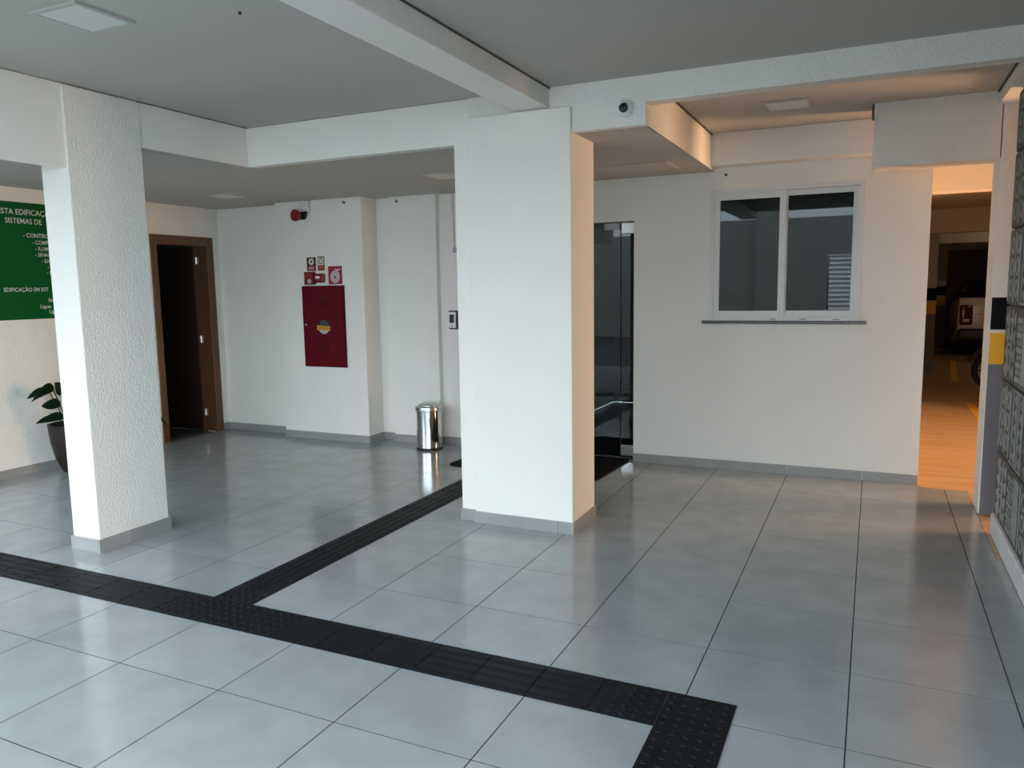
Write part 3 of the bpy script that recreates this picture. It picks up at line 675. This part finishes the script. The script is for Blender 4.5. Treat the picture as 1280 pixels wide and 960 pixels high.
# white car, rear towards the opening
car = tag(empty('car', (5.62, 17.45, -.005)), 'white car with dark windows and vertical tail light parked in garage', 'car')
W2 = .90
def tapered(name, prof, m, parent, w0=W2, top=.78, zt0=1.0, zt1=1.68, bev=.05):
    bm = bmesh.new(); prism(bm, prof, -w0, w0, 'YZ')
    for v in bm.verts:
        if v.co.z > zt0: v.co.x *= 1 - (1 - top) * (v.co.z - zt0) / (zt1 - zt0)
    bevel(bm, bev, 3); return finish(name, bm, m, parent, True)
tapered('body', [(.06, .45), (.0, .70), (.0, 1.15), (.06, 1.30), (3.0, 1.16), (4.1, .98), (4.3, .75), (4.28, .38), (3.4, .30), (.9, .30), (.3, .36)], M['car_white'], car, zt0=1.05, top=.93)
tapered('cabin_glass', [(.10, 1.22), (.34, 1.60), (.55, 1.665), (1.9, 1.68), (2.9, 1.20), (2.6, 1.1), (.3, 1.1)], M['car_glass'], car, w0=.845, top=.80, zt0=1.2)
tapered('roof', [(.36, 1.61), (.55, 1.672), (1.9, 1.69), (2.1, 1.62), (.6, 1.60)], M['car_glass'], car, w0=.84, top=.80, zt0=1.2, bev=.008)
for s in (-1, 1):
    bm = bmesh.new(); bx(bm, .60 if s > 0 else -.86, .86 if s > 0 else -.60, -.035, .14, .70, 1.14); bevel(bm, .045, 3); tl = finish('tail_light', bm, M['tail_red'], car, True)
    bm = bmesh.new(); bx(bm, s * .73 - .06, s * .73 + .06, -.042, -.03, .77, .83); bevel(bm, .004, 1); finish('reverse_lens', bm, M['sign_white'], tl)
bm = bmesh.new(); bx(bm, -.88, .88, -.07, .3, .34, .62); bevel(bm, .06, 3); finish('bumper', bm, M['black_plastic'], car, True)
bm = bmesh.new(); bx(bm, -.25, .25, -.012, .01, .74, .87); finish('number_plate', bm, M['sign_white'], car)
bm = bmesh.new(); bx(bm, -.58, .58, -.006, .004, .93, .945); finish('tailgate_crease', bm, M['grey_plastic'], car)
for s in (-1, 1):
    for yy in (.85, 3.45):
        bm = bmesh.new(); lathe(bm, [(.33, s * .70), (.34, s * .72), (.34, s * .88), (.32, s * .90)], 28, 'X', (0, yy, .34)); wh = finish('wheel', bm, M['tyre'], car)
        bm = bmesh.new(); lathe(bm, [(.21, s * .895), (.20, s * .91), (.05, s * .905)], 20, 'X', (0, yy, .34)); finish('rim', bm, M['steel'], wh)

# motorcycle, front wheel towards the opening edge
mc = tag(empty('motorcycle', (4.72, 11.45, -.005)), 'bronze motorcycle with black wheels half hidden behind the banded column', 'motorcycle')
def torus(bm, R_, r_, c, n=36, m_=10):
    rings = []
    for k in range(n):
        a = 2 * PI * k / n
        rings.append([bm.verts.new((c[0] + (R_ + r_ * math.cos(2 * PI * j / m_)) * math.cos(a), c[1] + r_ * 1.1 * math.sin(2 * PI * j / m_), c[2] + (R_ + r_ * math.cos(2 * PI * j / m_)) * math.sin(a))) for j in range(m_)])
    for k in range(n):
        A, B = rings[k], rings[(k + 1) % n]
        for j in range(m_): bm.faces.new((A[j], A[(j + 1) % m_], B[(j + 1) % m_], B[j]))
for cx in (0, 1.25):
    bm = bmesh.new(); torus(bm, .25, .045, (cx, 0, .296)); wh = finish('wheel', bm, M['tyre'], mc, True)
    bm = bmesh.new(); lathe(bm, [(.05, -.05), (.05, .05)], 16, 'Y', (cx, 0, .296))
    for k in range(6):
        a = 2 * PI * k / 6; tube(bm, [(cx + .04 * math.cos(a), 0, .296 + .04 * math.sin(a)), (cx + .215 * math.cos(a), 0, .296 + .215 * math.sin(a))], .012, 6)
    finish('spokes', bm, M['black_plastic'], wh)
bm = bmesh.new(); arc = []
for k in range(13):
    a = math.radians(15 + 145 * k / 12); arc.append((.33 * math.cos(a), .296 + .33 * math.sin(a)))
poly = arc + [(p[0] * 1.12, .296 + (p[1] - .296) * 1.12 + .02) for p in reversed(arc)]
for k in range(12): prism(bm, [poly[k], poly[k + 1], poly[24 - k], poly[25 - k]], -.06, .06, 'XZ')
finish('front_fender', bm, M['moto_brown'], mc)
bm = bmesh.new()
for s in (-.075, .075): tube(bm, [(0, s, .296), (.33, s, 1.0)], .022)
finish('fork', bm, M['steel'], mc)
bm = bmesh.new(); prism(bm, [(-.02, .56), (.05, .86), (.20, 1.0), (.26, 1.10), (.42, 1.02), (.42, .62), (.2, .55)], -.12, .12, 'XZ'); bevel(bm, .03, 2); finish('front_fairing', bm, M['moto_brown'], mc, True)
bm = bmesh.new(); tube(bm, [(.42, -.34, 1.02), (.32, -.12, 1.02), (.32, .12, 1.02), (.42, .34, 1.02)], .016); finish('handlebar', bm, M['black_plastic'], mc)
for s in (-1, 1):
    bm = bmesh.new(); tube(bm, [(.36, s * .25, 1.03), (.30, s * .28, 1.18)], .008); bx(bm, .24, .34, s * .28 - .05, s * .28 + .05, 1.15, 1.22); finish('mirror', bm, M['black_plastic'], mc)
bm = bmesh.new(); prism(bm, [(.4, .62), (.46, .92), (.75, .95), (.85, .80), (1.45, .84), (1.55, .78), (1.3, .66), (.9, .56)], -.13, .13, 'XZ'); bevel(bm, .04, 2); finish('tank_and_seat', bm, M['black_plastic'], mc, True)
bm = bmesh.new(); bx(bm, .45, .90, -.13, .13, .25, .58); bevel(bm, .05, 2); finish('engine', bm, M['steel'], mc, True)
bm = bmesh.new(); tube(bm, [(.7, -.14, .28), (1.1, -.16, .28), (1.5, -.17, .38)], .04); finish('exhaust', bm, M['steel'], mc)

# ------------------------------------------------------------------ outside, behind the camera (seen in reflections)
struct(box('beam', -4.24, -4.06, -2.2, 1.0, 2.36, H1 + .25, M['plaster_fine']), 'white edge beam over the open left side')
struct(box('ground_side', -14, -4.1, -3.6, 8, -.2, -.02, M['pavement']), 'dark paving beside the building')
struct(box('wall_neighbour', -11.2, -11.0, -13.1, 8, -.02, 4.4, M['outer_wall']), 'unseen boundary wall beside the building, raised to cut the light')  # unseen wall, made taller to dim the narrow column's front
struct(box('ground_side', 3.77, 14, -3.6, -2.06, -.2, -.02, M['pavement']), 'dark paving in front of the garage')
struct(box('ground_outside', -14, 14, -24, -3.6, -.2, -.02, M['pavement']), 'pale paved driveway in front of the building')
bm = bmesh.new(); bx(bm, -12, -2.2, -13.3, -13.1, -.02, 3.3); bx(bm, -2.2, 1.72, -13.3, -13.1, -.02, 3.62); bx(bm, 1.72, 2.66, -13.3, -13.1, 2.5, 3.62); bx(bm, 2.66, 2.9, -13.3, -13.1, -.02, 3.62); bx(bm, 2.9, 12, -13.3, -13.1, -.02, .8); bx(bm, -.3, .38, -13.1, -12.9, -.02, 4.1)  # tall sections keep the panes dark, low ones let sky light in
struct(finish('wall_street', bm, M['street_paint']), 'pale street wall across the driveway, stepped in height to shape the light')
gt = tag(empty('street_gate', (2.19, -13.2, 0)), 'grey slatted street gate across the driveway', 'gate')
frame('gate_frame', -.46, .46, .03, 2.47, -.03, .03, (.06, .06, .06, .06), M['steel'], gt)
for k in range(17): box('slat', -.40, .40, -.012, .012, .12 + k * .135, .20 + k * .135, M['aluminium'], gt)
